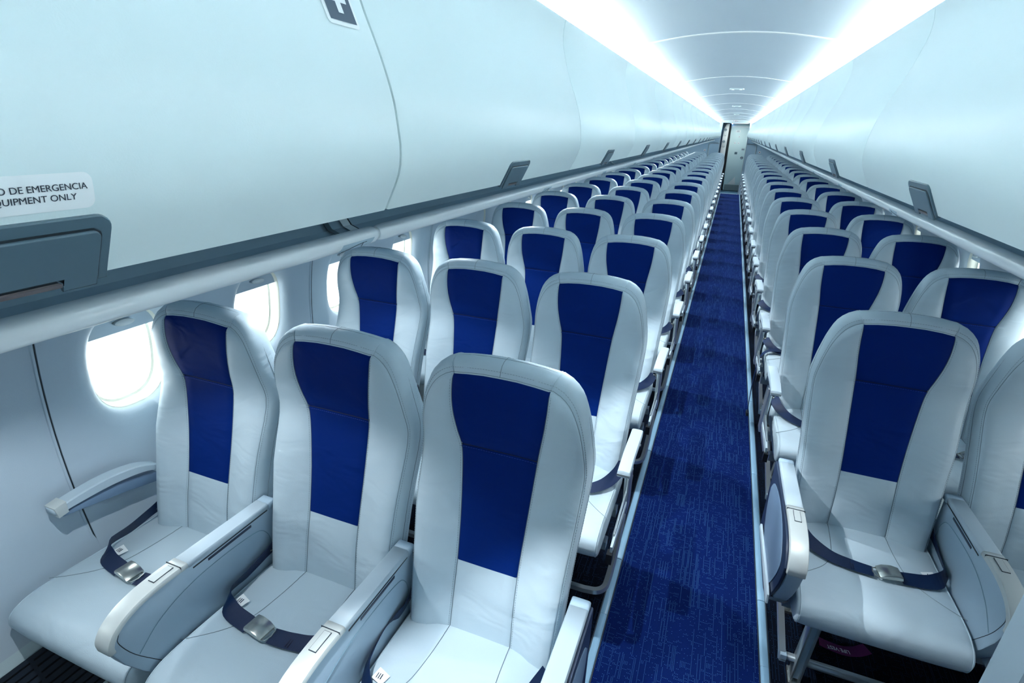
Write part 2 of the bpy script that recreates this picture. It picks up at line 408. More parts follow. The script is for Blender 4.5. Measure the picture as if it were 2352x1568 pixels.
o = b.build('emergency_equipment_label'); tag(o, 'white emergency equipment sticker with black lettering above the nearest left latch', 'sticker')
def bintext(s, size, yr, z, sx, parent):
    q = surf(-1, yr, s_of_z(z), .0012); q1 = surf(-1, yr, s_of_z(z)+.002, .0012)
    return text(s, size, 'ink', frame(q, (0, 1, 0), q1-q), 'lettering', parent, 'RIGHT', .0001, sx)
bintext('EQUIPO DE EMERGENCIA', .0062, .2615, 1.7110, 1.02, o); bintext('EMERGENCY EQUIPMENT ONLY', .0062, .2535, 1.7042, 1.02, o)
b = MB(); spatch(.591, .652, 1.866, 1.926, .0006, 'white', b, .006); o = b.build('first_aid_sticker')
tag(o, 'square slate first aid sticker with white cross at the upper left bin edge', 'sticker')
b = MB(); spatch(.597, .647, 1.871, 1.921, .0010, 'slate', b); b.build('dark_square', o)
b = MB(); spatch(.617, .627, 1.880, 1.914, .0014, 'white', b); spatch(.605, .639, 1.892, 1.902, .0014, 'white', b); b.build('white_cross', o)
# ------------------------------------------------------------------ rail tubes under the bins, service panels
TD, TZ, TR = .540, 1.5665, .0145
def tube_y(side):
    j = [.839+2.53*k for k in range(-1, 8)] if side < 0 else [.89+2.53*k for k in range(-1, 8)]
    return [YB+.02]+[v for v in j if YB+.1 < v < YE-.3]+[YE-.02]
for side in (-1, 1):
    ys = tube_y(side)
    for k, (ya, yb) in enumerate(zip(ys, ys[1:])):
        b = MB(); xc = X0+side*TD; n = 20; rows = []
        for y, r in ((ya+.012, .4), (ya+.0125, .78), (ya+.022, .95), (ya+.04, 1), (yb-.012, 1), (yb-.003, .97), (yb, .90), (yb+.014, .62)):
            rows.append([(xc+math.cos(2*PI*i/n)*TR*r, y, TZ+math.sin(2*PI*i/n)*TR*r*1.05) for i in range(n)])
        b.grid(rows, 'tube', closed_u=True); b.add(rows[0], [tuple(range(n))], 'tube'); b.add(rows[-1], [tuple(range(n))], 'tube')
        o = fixn(b.build('bullnose_rail', auto=50))
        tag(o, 'pale rounded rail running under the %s bins, %s length from the camera' % (BINO[side], ORD[k+1]), 'rail', 'rails under the %s bins' % BINO[side])
    b = MB()
    ps = [(.41, 1.650), (.45, 1.646), (.60, 1.640), (.625, 1.625), (.625, 1.600), (.607, 1.585), (.60, 1.574), (.56, 1.560), (.70, 1.548)]
    pw = [(X0+side*a, z) for a, z in ps]+[(wx(side, 1.40)+(-side)*.30, 1.50), (wx(side, 1.40)-side*.006, 1.412), (wx(side, 1.38)-side*.004, 1.375), (wx(side, 1.38)+side*.02, 1.375)]
    b.grid([[(x, y, z) for x, z in pw] for y in (YB, YE)], 'psu', flip=side < 0)
    tag(b.build('trim_%d' % (5 if side < 0 else 6), auto=30), kind='structure')
for side, ys in ((-1, [.845, 3.35, 5.86, 8.4]), (1, [.9, 3.45, 5.97, 8.5])):
    for k, y in enumerate(ys):
        b = MB(); sp = [(.622, 1.632), (.621, 1.602), (.604, 1.588), (.596, 1.577), (.562, 1.564)]
        for ya, yb, m_ in ((y-.016, y+.006, 'white'), (y+.006, y+.010, 'latch_d'), (y-.060, y-.048, 'latch'), (y-.062, y-.060, 'latch_d')): b.grid([[(X0+side*p_, yy, z_) for p_, z_ in sp] for yy in (ya, yb)], m_)
        tag(b.build('joint_strip', smooth=False), 'narrow pale joint strip behind the %s rail, %s from the camera' % (BINO[side], ORD[k+1]), 'strip', 'joint strips behind the rails')
# row placards on the inner lower side of the rails
def tpt(side, y, a, off): # a: angle below horizontal on the aisle side
    return Vector((X0+side*(TD-(TR+off)*math.cos(a)), y, TZ-(TR+off)*1.05*math.sin(a)))
def placard(side, y, num, w, k):
    b = MB(); n = 6; sh = .012
    b.grid([[tpt(side, y+ys*w+sh*(i/n-.5)*-side*-1, .1+1.1*i/n, .0006) for i in range(n+1)] for ys in (-1, 1)], 'psu')
    o = b.build('row_placard')
    m4 = frame(tpt(side, y+w*.35, .65, .001), (0, -side, 0), tpt(side, y, .5, .001)-tpt(side, y, .8, .001))
    text(num, .012, 'ink', m4, 'numeral', o)
    b = MB(); pts = [tpt(side, y-w*.8+t*w*1.4, .35+.8*(1-t)**2, .001) for t in [i/8 for i in range(9)]]
    b.tube(pts, .0004, 'ink', 4); b.build('curved_stroke', o)
    tag(o, 'small translucent row placard on the %s rail, %s from the camera' % (BINO[side], ORD[k]), 'placard', 'row placards on the %s rail' % BINO[side])
for side, ys in ((-1, [.775, 1.86, 2.80, 3.73, 4.66]), (1, [1.91, 2.84, 3.77, 4.70])):
    for k, y in enumerate(ys): placard(side, y, str(k+1), .045, k+1)
# ------------------------------------------------------------------ side walls with window openings
WP = .5705; ZT, ZB_ = 1.40, .30; HW, HH, WCZ = .125, .172, .990
def sup(a, hw, hh, e=2.7):
    c, s_ = math.cos(a), math.sin(a)
    return (math.copysign(abs(c)**(2/e), c)*hw, math.copysign(abs(s_)**(2/e), s_)*hh)
NA = 40
def wpt(side, y, z, out): return Vector((wx(side, z)+side*out, y, z))
def wall(side, yc0):
    b = MB(); cells = []; y = yc0
    while y < YE-.25: cells.append(y); y += WP
    while cells[0]-WP/2 > YB+.3: cells.insert(0, cells[0]-WP)
    for yc in cells:
        ring = []
        # rectangle ring sampled at matching angles
        def rect(a):
            dx, dz = math.cos(a), math.sin(a); hy = WP/2; zt, zb = ZT-WCZ, WCZ-ZB_
            k = min(hy/abs(dx) if abs(dx) > 1e-6 else 1e9, (zt if dz > 0 else zb)/abs(dz) if abs(dz) > 1e-6 else 1e9)
            return dx*k, dz*k
        angs = []
        for (p, q) in ((WP/2, -(WCZ-ZB_)), (WP/2, ZT-WCZ), (-WP/2, ZT-WCZ), (-WP/2, -(WCZ-ZB_)), (WP/2, -(WCZ-ZB_)+.0)):
            angs.append(math.atan2(q, p))
        angs[4] += 2*PI; angs[3] += 2*PI if angs[3] < 0 else 0
        A = []
        for (a0, a1), n in zip(zip(angs, angs[1:]), (12, 8, 12, 8)):
            if a1 < a0: a1 += 2*PI
            A += [a0+(a1-a0)*i/n for i in range(n)]
        rows = [[wpt(side, yc+rect(a)[0], WCZ+rect(a)[1], 0) for a in A]]
        def mixr(a, t, hw, hh):
            r = rect(a); s_ = sup(a, hw, hh); return r[0]*(1-t)+s_[0]*t, r[1]*(1-t)+s_[1]*t
        for t in (.14, .28, .42, .56, .70, .85): rows.append([wpt(side, yc+mixr(a, t, .19, .24)[0], WCZ+mixr(a, t, .19, .24)[1], 0) for a in A])
        for hw, hh, o in ((.185, .232, 0), (.170, .214, .002), (.155, .200, .008), (.143, .190, .017), (.135, .182, .028), (.130, .177, .038)):
            rows.append([wpt(side, yc+sup(a, hw, hh)[0], WCZ+sup(a, hw, hh)[1], o) for a in A])
        b.grid(rows, 'wall', closed_u=True, flip=side > 0)
    lo, hi = cells[0]-WP/2, cells[-1]+WP/2
    zz = [ZB_-.30*i/6 for i in range(7)]
    b.grid([[wpt(side, y, z, 0) for y in (lo, hi)] for z in zz], 'lowwall', flip=side > 0)
    for y0, y1 in ((YB, lo), (hi, YE)):
        b.grid([[wpt(side, y, .0+ZT*i/16, 0) for y in (y0, y1)] for i in range(17)], 'wall')
    # panel joints: narrow recessed strips in front of every second cell edge
    for i, yc in enumerate(cells):
        if i % 2 == (0 if side < 0 else 0):
            y = yc-WP/2; zs = [.02+1.38*k/20 for k in range(21)]
            b.grid([[wpt(side, y+dy, z, o) for z in zs] for dy, o in ((-.007, .001), (-.005, -.005), (.001, -.005), (.0015, -.003), (.006, -.003), (.0065, -.005), (.008, .001))], 'wall')
            b.grid([[wpt(side, y+dy, z, -.0033) for z in zs] for dy in (.0015, .006)], 'latch_d')
    o = b.build('wall_left' if side < 0 else 'wall_right', auto=40); tag(o, kind='structure')
    return cells
cl = wall(-1, 1.087+.012); crr = wall(1, 1.087+.03)
wn = 1
def window(side, yc, vis, shade):
    global wn
    t = empty('window_%d' % wn, (wx(side, WCZ), yc, WCZ)); wn += 1; tag(t, kind='structure')
    L = t.location
    def P(a, hw, hh, o): s_ = sup(a, hw, hh); return wpt(side, yc+s_[0], WCZ+s_[1], o)-L
    A = [2*PI*i/NA for i in range(NA)]
    b = MB(); b.grid([[P(a, hw, hh, o) for a in A] for hw, hh, o in ((.131, .178, .037), (.127, .174, .040), (.122, .169, .060), (.119, .166, .082), (.112, .158, .086), (.112, .158, .096), (.16, .2, .10))], 'reveal', closed_u=True, flip=side > 0)
    b.build('window_frame', t, auto=40)
    b = MB(); b.add([P(a, .114, .160, .092) for a in A], [tuple(range(NA))], 'glass'); b.build('pane', t)
    # pull-down shade: slab between the reveal's top and its lower edge
    zt, zb = WCZ+.172, shade; b = MB(); n = 12; rows = []
    for i in range(n+1):
        z = zb+(zt-zb)*i/n; dz = (z-WCZ)/.174; h = .1265*(max(0, 1-abs(dz)**2.7))**(1/2.7)
        rows.append([wpt(side, yc+h*u, z, .050)-L for u in (-1, -.5, 0, .5, 1)])
    rows2 = [[p+Vector((side*.003, 0, 0)) for p in r] for r in rows]
    b.grid(rows, 'wall'); b.grid(rows2, 'wall', flip=True); b.grid([rows[0], rows2[0]], 'wall')
    sh = b.build('shade', t, auto=40)
    b = MB(); zz = zb+.036 if zb > .9 else zb+.03
    ring = [wpt(side, yc+.032*math.cos(a), zz+.008*math.sin(a), .030+.010*math.sin(a))-L for a in A]; b.add(ring, [tuple(range(NA))], 'white')  # white front face paints the bright highlight on the silver lip
    b.add([p+Vector((side*.016, 0, 0)) for p in ring], [tuple(range(NA))], 'silver'); b.grid([ring, [p+Vector((side*.016, 0, 0)) for p in ring]], 'silver', closed_u=True)
    fixn(b.build('pull_lip', sh))
    if shade > .9:
        ld = bpy.data.lights.new('daylight', 'AREA'); ld.shape = 'RECTANGLE'; ld.size = .28; ld.size_y = .36; ld.energy = DAY; ld.color = (.90, .97, 1)
        lo = bpy.data.objects.new('daylight', ld); C.objects.link(lo); lo.parent = t
        lo.location = (side*.20, 0, .01); lo.rotation_euler = (0, side*PI/2, 0)
for i, yc in enumerate(cl):
    k = round((yc-1.099)/WP); window(-1, yc, True, .84 if k == 5 else 1.085)
for i, yc in enumerate(crr): window(1, yc, True, 1.085)
# floor-level air grille beneath the nearest left window seat
t = empty('air_grille', (wx(-1, .2), .56, .2)); L = t.location
b = MB(); zs = [.07+.20*i/8 for i in range(9)]
b.grid([[wpt(-1, y, z, o)-L for z in zs] for y, o in ((.30, 0), (.302, -.008), (.78, -.008), (.785, 0))], 'vent'); b.build('grille_frame', t)
b = MB()
for j in range(9):
    z = .085+.021*j
    for i in range(4): y = .315+.116*i; b.box(wx(-1, z)+.008-L.x, wx(-1, z)+.0088-L.x, y-L.y, y+.106-L.y, z-.004-L.z, z+.004-L.z, 'black')
b.build('slot', t, smooth=False)
tag(t, 'dark slotted air grille low on the left wall under the nearest window seat', 'air grille')
# ------------------------------------------------------------------ cove light strips
for side in (-1, 1):
    b = MB(); y = YB+.05; xs = (X0+side*.485, X0+side*.535)
    while y < YE-.1:
        b.grid([[(x, yy, 2.0425) for x in sorted(xs)] for yy in (y, min(y+.9, YE-.05))], 'glow', flip=True); y += .93
    o = b.build('light_strip', smooth=False)
    tag(o, 'long white light strip hidden in the cove above the %s bins' % BINO[side], 'light strip', 'cove light strips')
# ------------------------------------------------------------------ forward end: bulkheads, doorway, galley edge, door
XL, XR = 1.005, 1.795; TH = .04
def wallslab(name, x0, x1, z0, z1, y, m='bulk'):
    b = MB(); b.box(x0, x1, y, y+TH, z0, z1, m); tag(b.build(name, smooth=False), kind='structure')
wallslab('wall_front', -.34, XL, 0, 2.15, YE); wallslab('wall_front', XR, 2.90, 0, 2.15, YE)
wallslab('wall_front', XL, XR, 2.062, 2.16, YE, 'bin')
wallslab('wall_rear', -.5, 3.1, -.05, 2.3, YB-TH)
for x0, x1, s in ((.72, XL-.01, -1), (XR+.01, 2.07, 1)):     # recessed service door outlines on both bulkheads
    b = MB(); xa = x0 if s < 0 else x1; xi = x1 if s < 0 else x0
    pts = [(xa, YE-.004, .02), (xa, YE-.004, 1.40)]+[(xa-s*.075*(1-math.cos(a)), YE-.004, 1.40+.075*math.sin(a)) for a in (PI/8, PI/4, 3*PI/8, PI/2)]+[(xi, YE-.004, 1.475)]
    b.tube(pts, .012, 'silver', 6); b.tube([(x+s*.022, y-.001, z+.022*(1 if i > 1 else 0)) for i, (x, y, z) in enumerate(pts)], .006, 'edge', 5)
    tag(b.build('service_hatch_outline'), 'rounded metal hatch outline on the %s forward bulkhead' % BINO[s], 'hatch')
    b = MB(); xx = .61 if s < 0 else 2.19; b.box(xx-.03, xx+.03, YE-.006, YE, 1.235, 1.29, 'white'); b.prism([(xx-.018, 1.245), (xx+.016, 1.25), (xx+.016, 1.282), (xx-.004, 1.27)], YE-.008, YE-.005, 'red', bev=.0005, ax='y')
    tag(b.build('bulkhead_sticker'), 'small white sticker with dark red mark on the %s forward bulkhead' % BINO[s], 'sticker')
for x, n in ((XL, 7), (XR-.015, 8)):
    b = MB(); b.box(x, x+.015, YE-.012, YE+.06, 0, 2.062, 'silver'); tag(b.build('trim_%d' % n, smooth=False), kind='structure')
# vestibule shell
b = MB(); b.box(.55, .57, YE+TH, 20.6, 0, 2.2, 'bulk'); b.box(2.3, 2.32, YE+TH, 20.6, 0, 2.2, 'bulk'); b.box(.5, 2.4, 20.6, 20.62, 0, 2.2, 'bulk')
b.box(.55, 2.32, YE+TH, 20.6, 2.075, 2.09, 'bin'); tag(b.build('wall_vestibule', smooth=False), kind='structure')
b = MB(); b.box(1.84, 2.3, 19.74, 19.80, 0, 2.075, 'bulk'); b.box(1.80, 1.84, 19.72, 19.80, 0, 2.075, 'bulk'); b.box(1.80, 1.90, 19.70, 19.74, .74, .80, 'silver')
b.box(1.20, 1.80, 19.72, 19.80, 2.052, 2.075, 'silver'); tag(b.build('trim_9', smooth=False), kind='structure')
# door with its stickers, handle plate and kick grille (slightly skewed as it stands ajar)
t = empty('door_1', (1.30, 19.76, 0)); tag(t, kind='structure')
b = MB(); b.prism([(.015, .02), (.52, .02), (.52, 2.045), (-.035, 2.045)], -.02, .02, 'door', bev=.004, ax='y'); fixn(b.build('door_panel', t, auto=30))
b = MB(); b.prism([(.045, .035), (.50, .035), (.50, .20), (.04, .20)], -.026, -.02, 'kick', bev=.002, ax='y')
for i in range(24): b.box(.055+i*.0185, .060+i*.0185, -.028, -.025, .05, .19, 'latch')
b.build('kick_grille', t, smooth=False)
b = MB(); b.box(-.005, .50, -.03, -.02, 1.955, 1.985, 'white'); b.build('top_strip', t, smooth=False)
b = MB(); b.box(.19, .27, -.024, -.02, 1.145, 1.215, 'latch'); b.build('ashtray', t, smooth=False)
b = MB(); b.box(.38, .47, -.03, -.02, 1.27, 1.335, 'silver'); b.box(.385, .465, -.034, -.03, 1.295, 1.31, 'latch'); b.build('indicator_plate', t, smooth=False)
b = MB(); b.disc((.43, -.02, 1.045), .045, (0, -1, 0), 'latch', 24, .006); b.disc((.43, -.026, 1.045), .036, (0, -1, 0), 'silver', 24, .004); b.box(.395, .465, -.036, -.03, 1.037, 1.053, 'latch_d'); b.build('door_handle', t)
for i, (x, z, m, s_) in enumerate(((.15, 1.485, 'slate', .028), (.26, 1.485, 'navy2', .028), (.25, 1.675, 'latch', .022))):
    b = MB(); b.box(x-s_, x+s_, -.0225, -.02, z-s_, z+s_, 'white'); b.prism([(x-s_*.5, z-s_*.6), (x+s_*.6, z-s_*.3), (x+s_*.1, z), (x+s_*.3, z+s_*.7), (x-s_*.2, z+.1*s_)], -.0235, -.022, m, bev=.0003, ax='y'); b.build('pictogram', t, smooth=False)
b = MB(); b.box(.12, .26, -.0225, -.02, 1.80, 1.87, 'white')
for z in (1.815, 1.845): b.box(.15, .23, -.0235, -.022, z, z+.01, 'latch')
b.build('notice', t, smooth=False)
b = MB(); b.prism([(.13, .205), (.37, .205), (.33, .46)], -.0215, -.0195, 'galley', bev=.0003, ax='y'); b.build('pale_patch', t, smooth=False)
# black gap, galley column with three round-latched compartments
b = MB(); b.prism([(1.19, 0), (1.30, 0), (1.255, 2.06), (1.205, 2.06)], 19.79, 19.80, 'black', bev=.001, ax='y'); tag(b.build('trim_10', smooth=False), kind='structure')
t = empty('galley_unit', (1.10, 19.5, 0)); y0 = 0
b = MB(); b.prism([(-.12, 0), (.105, 0), (.105, 2.05), (.02, 2.05), (-.11, 1.70)], 0, .30, 'galley', bev=.003, ax='y'); fixn(b.build('cabinet', t, auto=30))
for z0, z1, xa in ((.90, 1.34, -.105), (1.36, 1.68, -.10), (1.72, 2.02, -.06)):
    b = MB(); o = [(xa+.01, z0), (.085, z0), (.085, z1), (xa+.015 if z1 < 1.7 else .03, z1)]
    b.prism(o, -.008, 0, 'galley', bev=.003, ax='y'); p = fixn(b.build('compartment_door', t, auto=30))
    b = MB(); zc = (z0+z1)/2; b.disc((.01, -.008, zc), .040, (0, -1, 0), 'latch', 20, .004); b.disc((.01, -.012, zc), .030, (0, -1, 0), 'silver', 20, .003); b.box(-.018, .038, -.018, -.012, zc-.006, zc+.006, 'latch_d'); b.build('round_latch', p)
    b = MB(); b.box(.02, .034, -.016, -.008, z1+.004, z1+.022, 'black'); b.box(-.08, -.066, -.016, 0, z1+.004, z1+.022, 'black'); b.build('turn_catch', p, smooth=False)
tag(t, 'cream galley column with three round-latched compartments left of the forward door', 'galley unit')
b = MB(); b.box(1.025, 1.06, 19.30, 19.34, 0, 2.05, 'darkblue'); 
for i in range(5): b.tube([(.93+.022*i, 19.36, .02), (.93+.022*i, 19.36, 2.03)], .012, 'darkblue', 8)
tag(b.build('curtain'), 'dark blue folded curtain beside the galley column', 'curtain')
b = MB(); b.disc((1.28, 19.70, 2.055), .016, (0, -1, -.5), 'bluelamp', 12, .01); tag(b.build('indicator_lamp'), 'tiny blue lamp glowing above the forward door', 'lamp')
# exit sign on the ceiling end
t = empty('exit_sign', (1.365, YE-.01, 2.115))
b = MB(); b.prism([(.135*math.cos(a), .030*math.sin(a)) for a in [2*PI*i/28 for i in range(28)]], -.012, .01, 'white', bev=.004, ax='y'); fixn(b.build('housing', t, auto=30))
text('EXIT', .036, 'red', frame((.005, -.0135, -.009), (1, 0, 0), (0, 0, 1)), 'lettering', t)
text('SALIDA', .015, 'red', frame((.005, -.0135, .015), (1, 0, 0), (0, 0, 1)), 'lettering', t, sx=1.2)
for s in (-1, 1):
    b = MB(); b.prism([(s*.050, .004), (s*.062, .004), (s*.062, .009), (s*.074, 0), (s*.062, -.009), (s*.062, -.004), (s*.050, -.004)], -.014, -.012, 'ink', bev=.0003, ax='y'); b.build('arrow', t, smooth=False)
tag(t, 'oval white exit sign with red lettering above the forward doorway', 'exit sign')
# front partition ahead of the right block
t = empty('class_partition', (2.1, .66, 0))
b = MB(); b.prism([(-.225, .01), (.77, .01), (.72, 1.28), (-.225, 1.30)], -.018, .018, 'navy2', bev=.004, ax='y'); fixn(b.build('partition_panel', t, auto=30))
b = MB(); b.box(-.240, -.222, -.028, .028, .0, 1.31, 'armpad'); b.build('edge_post', t, smooth=False)
b = MB(); b.box(-.22, .72, -.022, .022, 1.29, 1.315, 'armpad'); b.build('top_rail', t, smooth=False)
tag(t, 'slate partition with pale edge post in the lower right corner, ahead of the right seats', 'partition')
# ------------------------------------------------------------------ seats (local frame: x across, y from the row datum, z up)
YF = smooth_tab([(.38, .966), (.4435, .978), (.55, 1.000), (.654, 1.025), (.80, 1.062), (.93, 1.089), (.979, 1.092), (1.03, 1.083), (1.10, 1.077), (1.15, 1.081), (1.178, 1.088), (1.20, 1.096)])
EH = smooth_tab([(.38, .200), (.50, .204), (.60, .208), (.714, .213), (.80, .219), (.90, .223), (.96, .224), (1.02, .219), (1.06, .2125), (1.098, .203), (1.13, .189), (1.153, .173), (1.169, .152), (1.178, .131)])
BWH = smooth_tab([(.38, .087), (.4435, .0906), (.55, .088), (.654, .0876), (.75, .091), (.85, .0965), (.93, .1015), (.975, .1055), (.99, .1075), (1.03, .1145), (1.08, .1225), (1.13, .127), (1.178, .1275)])
def arch(z, u): k = max(0, (z-1.05)/.128); k = k*k; return .013*k*(1-abs(u)**2.8)
def FP(x, z0):        # point on the backrest front; x lateral, z0 row height
    e = itp(EH, z0); u = x/e; z = z0+arch(z0, u)
    y = itp(YF, z0)+.006*max(0, (z0-1.10)/.078)*0
    fade = min(1, max(0, (z0-.40)/.15))*min(1, max(0, (1.17-z0)/.1))
    lo = min(1, max(0, (z0-.38)/.05))*min(1, max(0, (.96-z0)/.20)); lo = lo*lo*(3-2*lo); t = min(1, max(0, (abs(x)-.10)/.09)); t = t*t*(3-2*t)
    y -= (.026*t+.004*math.exp(-((abs(x)-.15)/.04)**2))*lo
    y -= .006*math.exp(-((abs(x)-.150)/.045)**2)*fade*(1-lo)
    y += .007*max(0, abs(u)-.85)/.15*(.4+.6*(1-lo))
    y -= .006*math.exp(-((z0-.56)/.07)**2)*math.exp(-(x/.09)**2)
    return Vector((x, y, z))
ZR = [.385, .41, .4435, .48, .53, .58, .62, .654, .69, .74, .79, .84, .89, .93, .96, .973, .979, .985, 1.0, 1.02, 1.04, 1.06, 1.08, 1.098, 1.113, 1.127, 1.140, 1.151, 1.161, 1.170, 1.178]
def cols(z):
    e, w = itp(EH, z), itp(BWH, z); m = e-w
    h = [0, w*.35, w*.7, w-.004, w, w+min(.004, m*.15), w+m*.3, w+m*.55, w+m*.8, e-.002*min(1, m/.02), e]
    return [-v for v in h[::-1]]+h[1:]
DROW = .8
def backrest():
    G = []
    for z in ZR:
        row = [FP(x, z) for x in cols(z)]
        for j, p in enumerate(row):
            if j in (6, 14): p.y += .0035            # tucked seams beside the centre panel
            if abs(z-.979) < .001 and 6 <= j <= 14: p.y += .004
            if j in (0, 20): p.y += .002
        G.append(row)
    nr, nc = len(G), len(G[0])
    blue = lambda i, j: 6 <= j < 14 and ZR[i] >= .654-1e-6
    g = MB(); bl = MB(); vs = [p for r in G for p in r]
    gf = [(i*nc+j, i*nc+j+1, (i+1)*nc+j+1, (i+1)*nc+j) for i in range(nr-1) for j in range(nc-1) if not blue(i, j)]
    bf = [(i*nc+j, i*nc+j+1, (i+1)*nc+j+1, (i+1)*nc+j) for i in range(nr-1) for j in range(nc-1) if blue(i, j)]
    g.add(vs, gf, 'leather'); bl.add(vs, bf, 'blue')
    # boundary loop with outward directions
    loop = [(i, 0) for i in range(nr)]+[(nr-1, j) for j in range(1, nc)]+[(i, nc-1) for i in range(nr-2, -1, -1)]+[(0, j) for j in range(nc-2, 0, -1)]
    P = [G[i][j] for i, j in loop]; n = len(P); EN = []
    for k in range(n):
        a, c = P[k], P[(k+1) % n]; t = Vector((c.x-a.x, 0, c.z-a.z)); EN.append(((a+c)/2, Vector((-t.z, 0, t.x))))
    N = []
    for p in P:
        v = Vector((0, 0, 0))
        for q, e in EN: v += e*math.exp(-((q.x-p.x)**2+(q.z-p.z)**2)/.035**2)
        N.append(v.normalized())
    rings = [(0, 0), (.10, .002), (.45, .006), (.8, .017), (1, .036), (1.04, .055), (1.0, .075), (.82, .092), (.45, .103), (-.3, .110), (-1.6, .112)]
    RW = []
    for f, dy in rings:
        r = []
        for p, nn in zip(P, N):
            up = max(0, nn.z); k = .012+.022*up*up*(3-2*up); bot = max(0, -nn.z)
            d = dy*(1-.25*min(1, max(0, (p.z-.9)/.3)))
            r.append(p+nn*f*k*(1-.5*bot)+Vector((0, d, 0)))
        RW.append(r)
    g.grid(RW, 'leather', closed_u=True, flip=True)
    L_ = [0]
    for k in range(1, n): L_.append(L_[-1]+(P[k]-P[k-1]).length)
    tot = L_[-1]+(P[0]-P[-1]).length; seg = [((P[(k+1) % n]-P[k]).length+(P[k]-P[k-1]).length)/2 for k in range(n)]
    for q in range(2, len(RW)):
        sg_ = .006+.022*min(1, (q-2)/3); old = RW[q]; new = []
        for k in range(n):
            v = Vector((0, 0, 0)); w_ = 0
            for j in range(n):
                d = abs(L_[k]-L_[j]); d = min(d, tot-d)
                if d < sg_*3: g_ = math.exp(-(d/sg_)**2)*seg[j]; v += old[j]*g_; w_ += g_
            new.append(v/w_)
        T = L_[:]; its = (0, 0, 4, 15, 40, 60, 60, 60, 60, 60, 60)[q]
        for _ in range(its): T = [T[0]]+[(T[k-1]+2*T[k]+T[k+1])/4 for k in range(1, n-1)]+[T[-1]]
        rs = []
        for tk in T:
            k = 0
            while k < n-2 and L_[k+1] < tk: k += 1
            f_ = (tk-L_[k])/max(1e-9, L_[k+1]-L_[k]); rs.append(new[k]*(1-f_)+new[k+1]*f_)
        RW[q] = rs
    # back face
    vb = []; lp = {ij: k for k, ij in enumerate(loop)}
    for i in range(nr):
        for j in range(nc):
            if (i, j) in lp: vb.append(RW[-1][lp[(i, j)]])
            else:
                p = G[i][j]; u = p.x/itp(EH, ZR[i]); vb.append(Vector((p.x*.80, itp(YF, ZR[i])+.112*(1-.25*min(1, max(0, (p.z-.9)/.3)))+.004*(1-u*u), min(1.115, .385+(p.z-.385)*.93+.01))))
    g.add(vb, [(i*nc+j, (i+1)*nc+j, (i+1)*nc+j+1, i*nc+j+1) for i in range(nr-1) for j in range(nc-1)], 'leather')
    def seam(pts, m='seam', r=.0009, tgt=g): tgt.tube(pts, r, m, 4, cap=False)
    def dashes(pts, off, m='stitch', step=.0072, ln=.0040, tgt=g):
        Q = []; acc = 0; nxt = 0; pp = pts[0]
        for a, c in zip(pts, pts[1:]):
            l = (c-a).length
            if l < 1e-6: continue
            while nxt < acc+l: Q.append(a+(c-a)*((nxt-acc)/l)); nxt += step/2
            acc += l
        rows = []
        for i, p in enumerate(Q):
            t = (Q[min(i+1, len(Q)-1)]-Q[max(i-1, 0)]).normalized(); u = t.cross(Vector((0, 1, 0)) if abs(t.y) < .8 else Vector((1, 0, 0))).normalized(); w = t.cross(u)
            for dd, rr in ((-.0019, .0002), (-.0014, .0007), (.0014, .0007), (.0019, .0002)) if i % 2 == 0 else ((0, .00015),):
                rows.append([p+t*dd+u*rr, p+t*dd+w*rr, p+t*dd-u*rr, p+t*dd-w*rr])
        tgt.grid(rows, m, closed_u=True)
    zs = [.39+(1.176-.39)*k/60 for k in range(61)]
    for s in (-1, 1):
        L = [FP(s*itp(BWH, z), z)+Vector((0, .0022, 0)) for z in zs]; seam(L)
        L2 = [FP(s*(itp(BWH, z)+.0045), z)+Vector((0, -.0002, 0)) for z in zs]; dashes(L2, 0)
    # panel border piping all round the front face, second stitch line on the roll
    br = [k for k, (i, j) in enumerate(loop) if not (i == 0 and 0 < j < nc-1)]
    order = [k for k in br]
    order = order[:]  # starts bottom left, runs over the top to bottom right
    seam([RW[1][k]+Vector((0, .0005, 0)) for k in order], r=.0011); dashes([RW[2][k]+N[k]*.0006 for k in order], 0); 
    seam([RW[5][k]+N[k]*.0002 for k in order], r=.0008); dashes([RW[6][k]-N[k]*.0002 for k in order], 0)
    mid = [RW[q][loop.index((nr-1, 10))]+Vector((.0, -.0001, .0003)) for q in range(1, 9)]; seam(mid, r=.0007)
    zt = [.654]; L = [FP(x*.0876, .654)+Vector((0, .0008, 0)) for x in [i/8-1 for i in range(17)]]; seam(L); 
    nx = [itp(BWH, .979)*(i/10-1) for i in range(21)]
    seam([FP(x, .979)+Vector((0, .003, 0)) for x in nx], 'beltd', .0011, bl); dashes([FP(x, .974)+Vector((0, -.0003, 0)) for x in nx], 0, 'bstitch', tgt=bl)
    return g, bl
